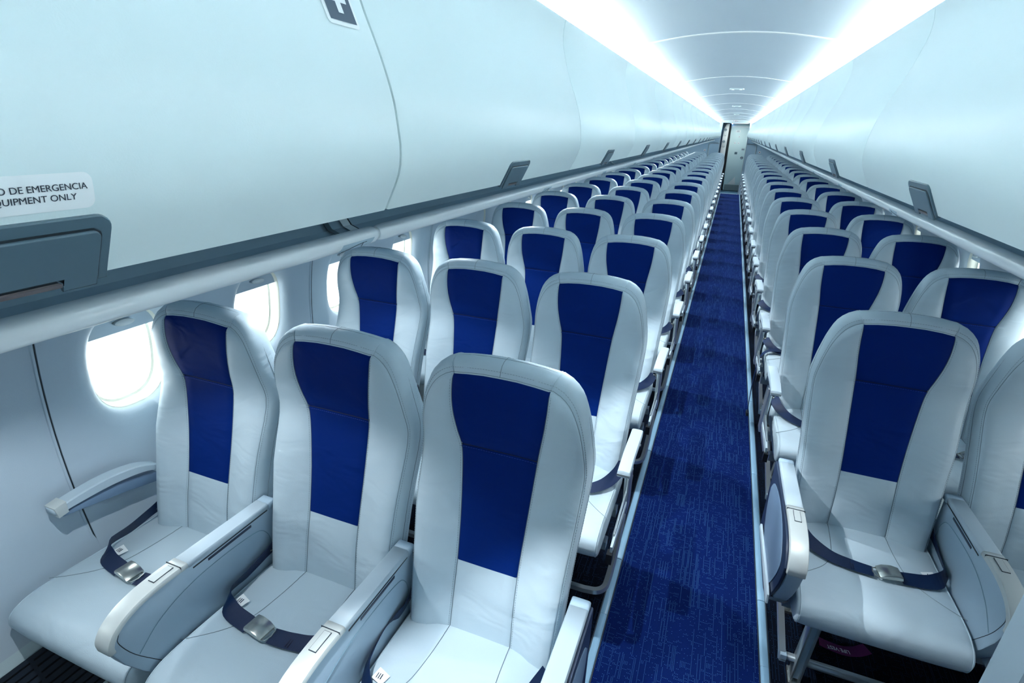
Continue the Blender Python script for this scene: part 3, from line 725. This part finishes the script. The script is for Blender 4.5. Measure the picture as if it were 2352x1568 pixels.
def cushion():
    g = MB()
    pr = cr([(1.03, .355), (1.035, .40), (1.02, .437), (.97, .446), (.90, .449), (.80, .453), (.70, .459), (.62, .462), (.575, .456), (.545, .440), (.533, .417), (.537, .390), (.552, .369), (.585, .356), (.70, .350), (.90, .350)], 3)
    pr = [(p.x, p.y) for p in pr]; cy, cz = .79, .405; HWID = .224
    xs = [-1, -.998, -.985, -.96, -.9, -.8, -.6, -.35, 0, .35, .6, .8, .9, .96, .985, .998, 1]; ins = [.020, .010, .004, .001, 0, 0, 0, 0, 0, 0, 0, 0, 0, 0.001, .004, .010, .020]
    def ptc(x, y, z, i_=0):
        d = Vector((y-cy, z-cz)); dd = Vector((max(-1, min(1, d.x/.2)), max(-1, min(1, d.y/.05))))
        y2 = y-i_*dd.x; z2 = z-i_*dd.y
        z2 += (.008*(1-(x/HWID)**2)-.003*math.exp(-((x)/.10)**2)*(1 if .6 < y < .95 else 0)) if z > .42 else 0
        y2 -= .005*(1-(x/HWID)**4) if y < .6 else 0
        return Vector((x, y2, z2))
    rows = [[ptc(u*HWID, y, z, i_) for y, z in pr] for u, i_ in zip(xs, ins)]
    g.grid(rows, 'leather', closed_u=True)
    for r in (rows[0], rows[-1]): g.add(r, [tuple(range(len(r)))], 'leather')
    def top(x, y):
        zz = itp(sorted([(a, b_) for a, b_ in pr if b_ > .43]), y); return ptc(x, y, zz)+Vector((0, 0, .0004))
    for s in (-1, 1):
        c = [(p.x, p.y) for p in cr([(.090, 1.00), (.092, .93), (.097, .86), (.108, .79), (.135, .735), (.18, .69), (.228, .655)], 6)]
        g.tube([top(s*a, y) for a, y in c], .0011, 'seam', 4, cap=False)
        for i in (3, 13) if s < 0 else (): pass
        e = rows[3 if s < 0 else 13]; k0 = 3; g.tube([p+Vector((s*.0005, 0, .0003)) for p in e[6:40]], .0016, 'leather', 5, cap=False)
        g.tube([p+Vector((s*.002, 0, -.0005)) for p in e[6:40]], .0008, 'seam', 4, cap=False)
    return g
def pad_b(w=.044, y0=.665, y1=.975, arch_=.0):
    b = MB(); rows = []
    ys = [y0, y0+.004, y0+.012]+[y0+.03+(y1-y0-.05)*k/8 for k in range(9)]+[y1-.008, y1]
    for y in ys:
        t = (y-y0)/(y1-y0); zt = .668+.012*math.sin(PI*min(1, t*1.15+.1))-.008*(1-t)**2; zb = zt-.024-.006*math.sin(PI*t); q = .8 if y in (ys[0], ys[-1]) else 1; h = w/2*q
        zt -= .006*(1-q)*5; zb += .002*(1-q)*5
        rows.append([(-h, y, zb), (-h, y, zt-.005), (-h+.002, y, zt-.0015), (-h+.006, y, zt), (0, y, zt+.001), (h-.006, y, zt), (h-.002, y, zt-.0015), (h, y, zt-.005), (h, y, zb), (0, y, zb-.001)])
    b.grid(rows, 'armpad', closed_u=True)
    for r in (rows[0], rows[-1]): b.add(r, [tuple(range(len(r)))], 'armpad')
    return b
def armrest_slim(parent, x, aisle):
    o = fixn(pad_b().build('armrest', parent, dy=DROW)); o.location = (x, 0, 0)
    b = MB(); b.prism([(.69, .640), (.99, .645), (1.00, .60), (.90, .615), (.80, .622), (.69, .628)], -.017, .017, 'navy', bev=.003); fixn(b.build('underside', o, auto=30, dy=DROW))
    b = MB(); b.box(-.0225, .0225, .6635, .700, .6465, .6535, 'silver'); b.build('front_trim', o, smooth=False, dy=DROW)
    if aisle:
        b = MB(); b.prism([(.80, .62), (.86, .62), (.905, .52), (.925, .42), (.93, .34), (.86, .34), (.85, .44), (.83, .53)], -.012, .010, 'silver', bev=.003); fixn(b.build('support', o, auto=30, dy=DROW))
        for yy in (.73, .90):
            b = MB(); b.disc((.0225 if x > 0 else -.0225, yy, .640), .005, (1 if x > 0 else -1, 0, 0), 'silver', 10, .003); b.build('bolt', o, dy=DROW)
    return o
def sidefairing(parent, s):
    b = MB(); x = s*.262
    b.prism([(.60, .375), (.66, .345), (.98, .335), (1.02, .42), (.95, .455), (.62, .43)], x-.004, x+.004, 'silver', bev=.002); o = fixn(b.build('side_fairing', parent, auto=30, dy=DROW))
    b = MB(); b.prism([(.565, .42), (.60, .425), (.96, .395), (.97, .375), (.60, .385), (.57, .39)], x+s*.003-.004, x+s*.003+.005, 'armpad', bev=.002); fixn(b.build('pale_strip', o, auto=30, dy=DROW))
    b = MB(); b.box(x-.010, x+.010, .556, .585, .350, .392, 'black'); b.build('end_cap', o, smooth=False, dy=DROW)
PANEL = [(1.03, .648), (.80, .658), (.66, .664), (.60, .660), (.555, .648), (.520, .626), (.505, .600), (.506, .575), (.525, .520), (.56, .455), (.60, .395), (.64, .345), (.70, .325), (1.03, .325)]
def armrest_panel(parent, x, aisle=0, face=0):
    o = empty('armrest', (x, 0, 0)); o.parent = parent
    b = MB(); b.prism(PANEL, -.0225, .0225, 'armgrey', bev=.006); body = fixn(b.build('tray_housing', o, auto=30, dy=DROW))
    top = [(p[0], p[1]) for p in PANEL[:9]]
    def strip(pts, w, th, m, name, par, lift=.0):
        b = MB(); rows = []; n = len(pts)
        for i, (y, z) in enumerate(pts):
            a = Vector(pts[max(0, i-1)]); c = Vector(pts[min(n-1, i+1)]); t = (c-a).normalized(); nn = Vector((t.y, -t.x))
            if nn.x*(-1)+nn.y < 0: nn = -nn
            U = Vector((y, z))+nn*(lift+.003); Lw = Vector((y, z))-nn*th
            q = .86 if i in (0, n-1) else 1; h = w/2
            rows.append([(-h, Lw.x, Lw.y), (-h, U.x-nn.x*.005, U.y-nn.y*.005), (-h+.0025, U.x-nn.x*.001, U.y-nn.y*.001), (-h+.008, U.x, U.y), (h-.008, U.x, U.y), (h-.0025, U.x-nn.x*.001, U.y-nn.y*.001), (h, U.x-nn.x*.005, U.y-nn.y*.005), (h, Lw.x, Lw.y)])
        b.grid(rows, m, closed_u=True)
        for r in (rows[0], rows[-1]): b.add(r, [tuple(range(len(r)))], m)
        return fixn(b.build(name, par, auto=40, dy=DROW))
    strip([(1.00, .6495), (.90, .6535), (.80, .658), (.725, .6615)], .050, .014, 'armpad', 'arm_pad', o)
    strip([(1.03, .648), (1.003, .649)], .050, .02, 'armgrey', 'rear_hinge', o)
    cp_ = cr([(.722, .6615), (.66, .664), (.60, .660), (.555, .648), (.522, .627), (.505, .600), (.505, .578)], 4)
    cap = strip([(p.x, p.y) for p in cp_], .052, .010, 'capsilver', 'front_cap', o, .001)
    b = MB(); b.box(-.010, .010, .640, .695, .6675, .6690, 'ink'); b.box(-.0088, .0088, .6415, .6935, .668, .6700, 'capsilver'); b.build('button', cap, smooth=False, dy=DROW)
    b = MB(); b.box(-.026, .026, .7015, .7030, .655, .6685, 'ink'); b.build('cap_joint', cap, smooth=False, dy=DROW)
    for s in (-1, 1):
        if aisle == s:
            b = MB(); oo = [(y*.985+.013, .33+(z-.33)*.965) for y, z in PANEL]; b.prism(oo, min(s*.0225, s*.0335), max(s*.0225, s*.0335), 'navy', bev=.004); sh = fixn(b.build('outer_shell', o, auto=30, dy=DROW))
            b = MB(); ins = [(.98, .55), (.93, .60), (.80, .632), (.66, .628), (.57, .585), (.56, .54), (.60, .46), (.66, .39), (.75, .37), (.88, .40), (.96, .47)]
            ins = [(p.x, p.y) for p in cr(ins+[ins[0]], 3)][:-1]
            b.prism(ins, min(s*.0335, s*.0365), max(s*.0335, s*.0365), 'navy2', bev=.0015); fixn(b.build('inset_panel', sh, auto=30, dy=DROW))
            b = MB(); b.prism([(.575, .42), (.60, .425), (.96, .395), (.97, .375), (.60, .385), (.57, .39)], min(s*.036, s*.044), max(s*.036, s*.044), 'armpad', bev=.002); fixn(b.build('pale_strip', sh, auto=30, dy=DROW))
            b = MB(); b.prism([(.60, .395), (.64, .345), (.70, .322), (.78, .320), (.78, .36), (.66, .372)], -.027, .027, 'navy', bev=.003); fixn(b.build('foot_cover', o, auto=30, dy=DROW))
        else:
            b = MB(); x0 = min(s*.0225, s*.0240); x1 = max(s*.0225, s*.0240)
            b.prism([(.995, .630), (.735, .6345), (.735, .6385), (.995, .634)], x0, x1, 'latch_d', bev=.0004)      # slot where the folding table slides out
            b.prism([(.93, .618), (.78, .6215), (.78, .629), (.93, .626)], x0, x1+.0002 if s > 0 else x1, 'navy', bev=.0004)
            crs = cr([(.985, .34), (.992, .50), (.975, .565), (.93, .590), (.80, .600), (.70, .592), (.62, .565), (.56, .52)], 5)
            b.tube([(s*.0232, p.x, p.y) for p in crs], .0012, 'edge', 4, cap=False)
            fr = cr([(.545, .636), (.528, .612), (.526, .590), (.55, .53), (.60, .45), (.655, .365)], 4)
            b.tube([(s*.0230, p.x, p.y) for p in fr], .0009, 'latch_d', 4, cap=False)
            fixn(b.build('table_slot', body, auto=30, dy=DROW))
    return o
def wall_arm(parent, s):
    b = MB(); pts = cr([(1.035, .632), (.97, .662), (.88, .678), (.79, .677), (.715, .668)], 3); rows = []
    for i, p in enumerate(pts):
        h = .0225*(.85 if i in (0, len(pts)-1) else 1); th = .020+.010*math.sin(PI*i/(len(pts)-1))
        rows.append([(-h, p.x, p.y-th), (-h, p.x, p.y-.004), (-h+.004, p.x, p.y), (h-.004, p.x, p.y), (h, p.x, p.y-.004), (h, p.x, p.y-th)])
    b.grid(rows, 'armpad', closed_u=True)
    for r in (rows[0], rows[-1]): b.add(r, [tuple(range(6))], 'armpad')
    o = fixn(b.build('armrest', parent, auto=40, dy=DROW)); o.location = (s*.272, 0, 0)
    b = MB(); b.prism([(.735, .640), (.80, .640), (.90, .632), (1.03, .60), (1.03, .565), (.90, .598), (.78, .622), (.735, .630)], -.018, .018, 'navy2', bev=.003); fixn(b.build('underside', o, auto=30, dy=DROW))
    b = MB(); b.prism([(.716, .673), (.75, .678), (.75, .640), (.722, .636)], -.0235, .0235, 'capsilver', bev=.002); fixn(b.build('front_trim', o, auto=30, dy=DROW))
# belts
def ribbon(b, pts, wd, w=.046, th=.0014, m='belt'):
    n = len(pts); P = [Vector(p) for p in pts]; D = [Vector(d).normalized() for d in wd]
    k = 5; Q = cr(P, k); DD = []
    for i in range(n-1):
        for j in range(k): DD.append((D[i]*(1-j/k)+D[i+1]*(j/k)).normalized())
    DD.append(D[-1]); rows = []
    for i, (p, d) in enumerate(zip(Q, DD)):
        t = (Q[min(i+1, len(Q)-1)]-Q[max(i-1, 0)]).normalized(); d = (d-t*d.dot(t)).normalized(); nn = t.cross(d)
        rows.append([p-d*w/2+nn*th/2, p-d*w/6+nn*th*.7, p+d*w/6+nn*th*.7, p+d*w/2+nn*th/2, p+d*w/2-nn*th/2, p-d*w/2-nn*th/2])
    b.grid(rows, m, closed_u=True)
    b.add(rows[0], [(0, 1, 2, 3, 4, 5)], m); b.add(rows[-1], [(5, 4, 3, 2, 1, 0)], m)
def belt(parent, kind):
    Z = .466; t = empty('seat_belt', (0, 0, 0)); t.parent = parent; sg = 1 if kind != 'R' else -1
    def X(v): return (v[0]*sg, v[1], v[2])
    if kind == 'C':
        A = [(-.225, 1.01, .50), (-.222, .95, .487), (-.235, .87, .480), (-.215, .77, .486), (-.165, .70, .476), (-.098, .665, .472)]; bk = Vector((-.07, .655, .475)); ang = -.3
        Bq = [(-.03, .64, .472), (.03, .63, .472), (.10, .65, .474), (.16, .75, .478), (.215, .93, .478)]
    else:
        A = [(-.222, 1.02, .505), (-.220, .955, .495), (-.222, .885, .482), (-.212, .81, .487), (-.170, .770, .476), (-.080, .752, .475)]; bk = Vector((-.048, .752, .478)); ang = -.12
        Bq = [(-.005, .75, .474), (.055, .757, .474), (.12, .775, .475), (.18, .83, .480), (.212, .91, .484), (.222, .985, .49)]
    dA = [(0, .5, 1), (.3, .3, 1), (.4, 0, 1), (.6, -.5, .8), (.3, 1, .5), (.1, 1, .15)]
    dB = [(.05, 1, 0), (.05, 1, .1), (-.1, 1, .2), (-.6, .7, .3), (-.8, .2, .6), (-.7, .0, .8)]
    b = MB(); ribbon(b, [X(p) for p in A], [X(p) for p in dA]); 
    q = [Vector(X(p)) for p in A]; b.build('left_strap' if sg > 0 else 'right_strap', t, auto=60, dy=DROW)
    b = MB(); ribbon(b, [X(p) for p in Bq], [X(p) for p in dB[:len(Bq)]]); b.box(sg*Bq[1][0]-.004, sg*Bq[1][0]-.002, Bq[1][1]-.02, Bq[1][1]+.02, Z+.008, Z+.0095, 'beltd'); b.box(sg*Bq[1][0]+.003, sg*Bq[1][0]+.005, Bq[1][1]-.02, Bq[1][1]+.02, Z+.008, Z+.0095, 'beltd')
    b.build('right_strap' if sg > 0 else 'left_strap', t, auto=60, dy=DROW)
    b = MB(); prf = [(-.033, .0), (-.030, .012), (-.010, .017), (.018, .015), (.033, .006), (.033, 0)]
    b.prism([(a, z_) for a, z_ in prf], -.026, .026, 'buckle', bev=.004, ax='y')
    b.tube([(.030, -.02, .002), (.042, -.018, .002), (.046, 0, .002), (.042, .018, .002), (.030, .02, .002)], .002, 'buckle', 6)
    o = fixn(b.build('buckle', t, auto=30)); o.location = (bk.x*sg, bk.y-DROW, bk.z-.001); o.rotation_euler = (0, .05, (ang if sg > 0 else PI-ang))
    for s in (-1, 1):
        b = MB(); b.prism([(.985, .462), (1.03, .468), (1.035, .50), (.99, .49)], s*.236-.003, s*.236+.003, 'buckle', bev=.001); b.tube([(s*.236, 1.0, .478), (s*.226, .985, .487), (s*.224, .975, .492)], .004, 'buckle', 6); fixn(b.build('anchor_shackle', t, auto=40, dy=DROW))
    b = MB(); e = Vector(X(A[3])); b.add([e+Vector((sg*.025, .02, -.018)), e+Vector((sg*.060, .010, -.022)), e+Vector((sg*.052, -.020, -.021)), e+Vector((sg*.02, -.012, -.018))], [(0, 1, 2, 3)], 'white')
    for kx in range(3): b.box(e.x+sg*.03+kx*.006*sg-.001, e.x+sg*.03+kx*.006*sg+.001, e.y-.008, e.y+.006, e.z-.0195, e.z-.0185, 'ink')
    b.build('care_tag', t, smooth=False, dy=DROW)
gb, bb = backrest(); gb_me = fixn(gb.build('backrest', auto=50, dy=DROW)).data; bb_me = fixn(bb.build('centre_panel', auto=50, dy=DROW)).data
cu_me = fixn(cushion().build('seat_cushion', auto=50, dy=DROW)).data
for nm in ('backrest', 'centre_panel', 'seat_cushion'): bpy.data.objects.remove(bpy.data.objects[nm])
COLX = {'A': 0.0, 'B': .505, 'C': 1.007, 'D': 2.073, 'E': 2.578}
def make_seat(col, front):
    t = empty('airliner_seat', (COLX[col], 0, 0))
    ob = bpy.data.objects.new('backrest', gb_me); C.objects.link(ob); ob.parent = t
    o2 = bpy.data.objects.new('centre_panel', bb_me); C.objects.link(o2); o2.parent = ob; o2['label'] = 'navy blue leather centre panel'
    o3 = bpy.data.objects.new('seat_cushion', cu_me); C.objects.link(o3); o3.parent = t
    if col == 'A': o3.scale.x = 1.09; o3.location.x = -.012
    if col == 'A': wall_arm(t, -1)
    if col == 'E': wall_arm(t, 1)
    if front:
        if col in 'BC': armrest_panel(t, -.2525)
        if col == 'C': armrest_panel(t, .262, 1)
        if col == 'D': armrest_panel(t, .2525)
        if col == 'D': armrest_panel(t, -.262, -1)
    else:
        if col in 'BC': armrest_slim(t, -.2525, False)
        if col == 'C': armrest_slim(t, .264, True); sidefairing(t, 1)
        if col == 'D': armrest_slim(t, .2525, False)
        if col == 'D': armrest_slim(t, -.264, True); sidefairing(t, -1)
    belt(t, 'C' if (col == 'C' and front) else ('R' if col in 'DE' else 'L'))
    return t
CN = {'A': ('window', 'left block', 'left block window column'), 'B': ('middle', 'left block', 'left block middle column'), 'C': ('aisle', 'left block', 'left block aisle column'),
      'D': ('aisle', 'right block', 'right block aisle column'), 'E': ('window', 'right block', 'right block window column')}
PITCHR = .9318; NL, NR = 19, 18
YR = lambda col, i: (.9318*i if col in 'ABC' else .9124+.9318*i)
for col in 'ABCDE':
    n = NL if col in 'ABC' else NR; proto = None
    for i in range(n):
        if i == 0: t = make_seat(col, True)
        elif i == 1: t = make_seat(col, False); proto = t
        else: t = copy_tree(proto)
        t.location = (COLX[col], YR(col, i)+DROW, 0)
        a, bk, gr = CN[col]
        tag(t, 'light grey %s seat with navy centre panel, %s, %s row from the camera' % (a, bk, ORD[i+1]), 'seat', 'seats in the '+gr)
# seat structures: beam, legs, baggage bar
def base(side, front):
    t = empty('seat_frame', (0, 0, 0)); lx = (.10, .93) if side < 0 else (1.935, 2.50); x0, x1 = (-.10, 1.235) if side < 0 else (1.845, 2.78)
    b = MB(); b.box(x0, x1, .70, .74, .278, .312, 'silver'); b.box(x0, x1, .90, .94, .278, .312, 'silver'); b.build('cross_beam', t, smooth=False, dy=DROW)
    for x in lx:
        b = MB()
        b.prism([(.615, .315), (.660, .315), (.700, .02), (.69, 0), (.655, 0), (.650, .02)], x-.016, x-.010, 'silver', bev=.001)
        b.prism([(.615, .315), (.660, .315), (.700, .02), (.69, 0), (.655, 0), (.650, .02)], x+.010, x+.016, 'silver', bev=.001)
        b.prism([(.625, .315), (.650, .315), (.688, .02), (.662, .02)], x-.012, x+.012, 'armgrey', bev=.001)
        b.box(x-.02, x+.02, .645, .715, 0, .012, 'buckle')
        fixn(b.build('leg', t, auto=30, dy=DROW))
        b = MB(); b.prism([(.88, .30), (.92, .30), (1.03, .01), (1.0, 0), (.98, .01)], x-.012, x+.012, 'silver', bev=.002); b.box(x-.018, x+.018, .97, 1.05, 0, .012, 'buckle'); fixn(b.build('leg', t, auto=30, dy=DROW))
    if side < 0: cpt = [(-.10, .645, .115), (.6, .645, .115), (1.18, .645, .115), (1.225, .652, .117), (1.250, .672, .122), (1.258, .705, .135), (1.262, .80, .185), (1.262, .93, .30)]
    else: cpt = [(2.78, .670, .098), (2.2, .670, .098), (1.878, .670, .098)]
    b = MB()
    if side < 0: b.tube(cr(cpt[:3], 2)[:-1]+cr(cpt[2:], 4), .0095, 'silver', 4, sq=True)
    else: b.tube(cpt, .010, 'silver', 4, sq=True); b.box(1.872, 1.892, .656, .684, .084, .112, 'armgrey')
    fixn(b.build('baggage_bar', t, auto=30, dy=DROW))
    if side > 0:
        b = MB(); b.tube([(1.880, .662, .085), (1.878, .68, .11), (1.868, .85, .19), (1.862, 1.02, .29)], .010, 'silver', 4, sq=True); fixn(b.build('side_bar', t, auto=30, dy=DROW))
    return t
for side in (-1, 1):
    n = NL if side < 0 else NR; proto = None
    for i in range(n):
        t = base(side, True) if i == 0 else copy_tree(proto)
        if i == 0: proto = t
        t.location = (0, YR('A' if side < 0 else 'D', i)+DROW, 0)
        tag(t, 'silver metal legs and bars under the %s seats, %s row from the camera' % (BINO[side], ORD[i+1]), 'seat frame', 'seat frames of the %s block' % BINO[side])
# life vest tag hanging under the nearest right aisle seat
t = empty('life_vest_tag', (2.030, 1.575, .200))
b = MB(); pts = [(.052, -.045, .085), (.035, -.03, .048), (.008, -.008, .012), (-.028, .02, -.012), (-.050, .035, -.020)]
ribbon(b, pts, [(-.5, .2, .7)]*5, w=.034, m='maroon'); b.build('strap', t, auto=60)
text('LIFE VEST', .021, 'white', frame((-.008, -.012, .016), (-.70, .48, -.50), (.45, .0, -.80)), 'lettering', t, sx=.85)
tag(t, 'maroon fabric life vest tag hanging under the nearest right aisle seat', 'tag')
# loose belt end hanging into the aisle in the second right row
b = MB(); y0 = YR('D', 2)
ribbon(b, [(2.02, y0+.83, .484), (1.93, y0+.80, .482), (1.855, y0+.775, .478), (1.812, y0+.74, .43), (1.800, y0+.70, .33), (1.797, y0+.66, .20), (1.800, y0+.63, .10)], [(0, 1, 0)]*7, w=.040)
b.box(1.792, 1.808, y0+.605, y0+.655, .08, .10, 'black')
tag(b.build('loose_belt', auto=60), 'dark blue belt end hanging down beside the aisle rail, third right row', 'belt')
# ------------------------------------------------------------------ reading lamps under the bins
def lamp(side, y, lab, dx=.500, zz=1.640, tilt=21, en=1.05, cone=68, g='aisle seat'):
    x = X0+side*dx; t = empty('reading_lamp', (x, y, zz))
    b = MB(); b.disc((0, 0, .004), .022, (0, 0, -1), 'silver', 16, .008); b.disc((0, 0, -.004), .015, (0, 0, -1), 'lamp', 16, .0015); b.build('lamp_ring', t)
    ld = bpy.data.lights.new('beam', 'SPOT'); ld.energy = READ*en*(1 if side < 0 else .3); ld.spot_size = math.radians(cone); ld.spot_blend = .35; ld.shadow_soft_size = .008; ld.color = (.88, .95, 1)
    lo = bpy.data.objects.new('beam', ld); C.objects.link(lo); lo.parent = t; lo.location = (0, 0, -.014); lo.rotation_euler = (0, side*math.radians(tilt), 0)
    tag(t, lab, 'reading lamp', '%s reading lamps under the %s bins' % (g, BINO[side]))
for side in (-1, 1):
    for i in range(20):
        y = .488+PITCHR*i
        if y > YE-.2 or (side > 0 and i == 0): continue
        lamp(side, y, 'small round reading lamp under the %s bins, aisle seat row, %s from the camera' % (BINO[side], ORD[i+1]))
        if side < 0: lamp(side, y, 'small round reading lamp under the left bins, window seat row, %s from the camera' % ORD[i+1], 1.13, 1.508, 4, .30, 110, 'window seat')
# fill lamp added at the vestibule ceiling to brighten the door end
t = empty('vestibule_fill_lamp', (1.5, 19.15, 2.07)); b = MB(); b.box(-.25, .25, -.06, .06, -.012, 0, 'lamp'); b.build('diffuser', t, smooth=False)
ld = bpy.data.lights.new('vestibule_fill_light', 'AREA'); ld.shape = 'RECTANGLE'; ld.size = .5; ld.size_y = .12; ld.energy = 4.5; ld.color = (.93, 1, .98)
lo = bpy.data.objects.new('vestibule_fill_light', ld); C.objects.link(lo); lo.parent = t; lo.location = (0, 0, -.02); lo.rotation_euler = (-.0, 0, 0)
tag(t, 'added flat white fill lamp in the vestibule ceiling before the forward door', 'lamp')
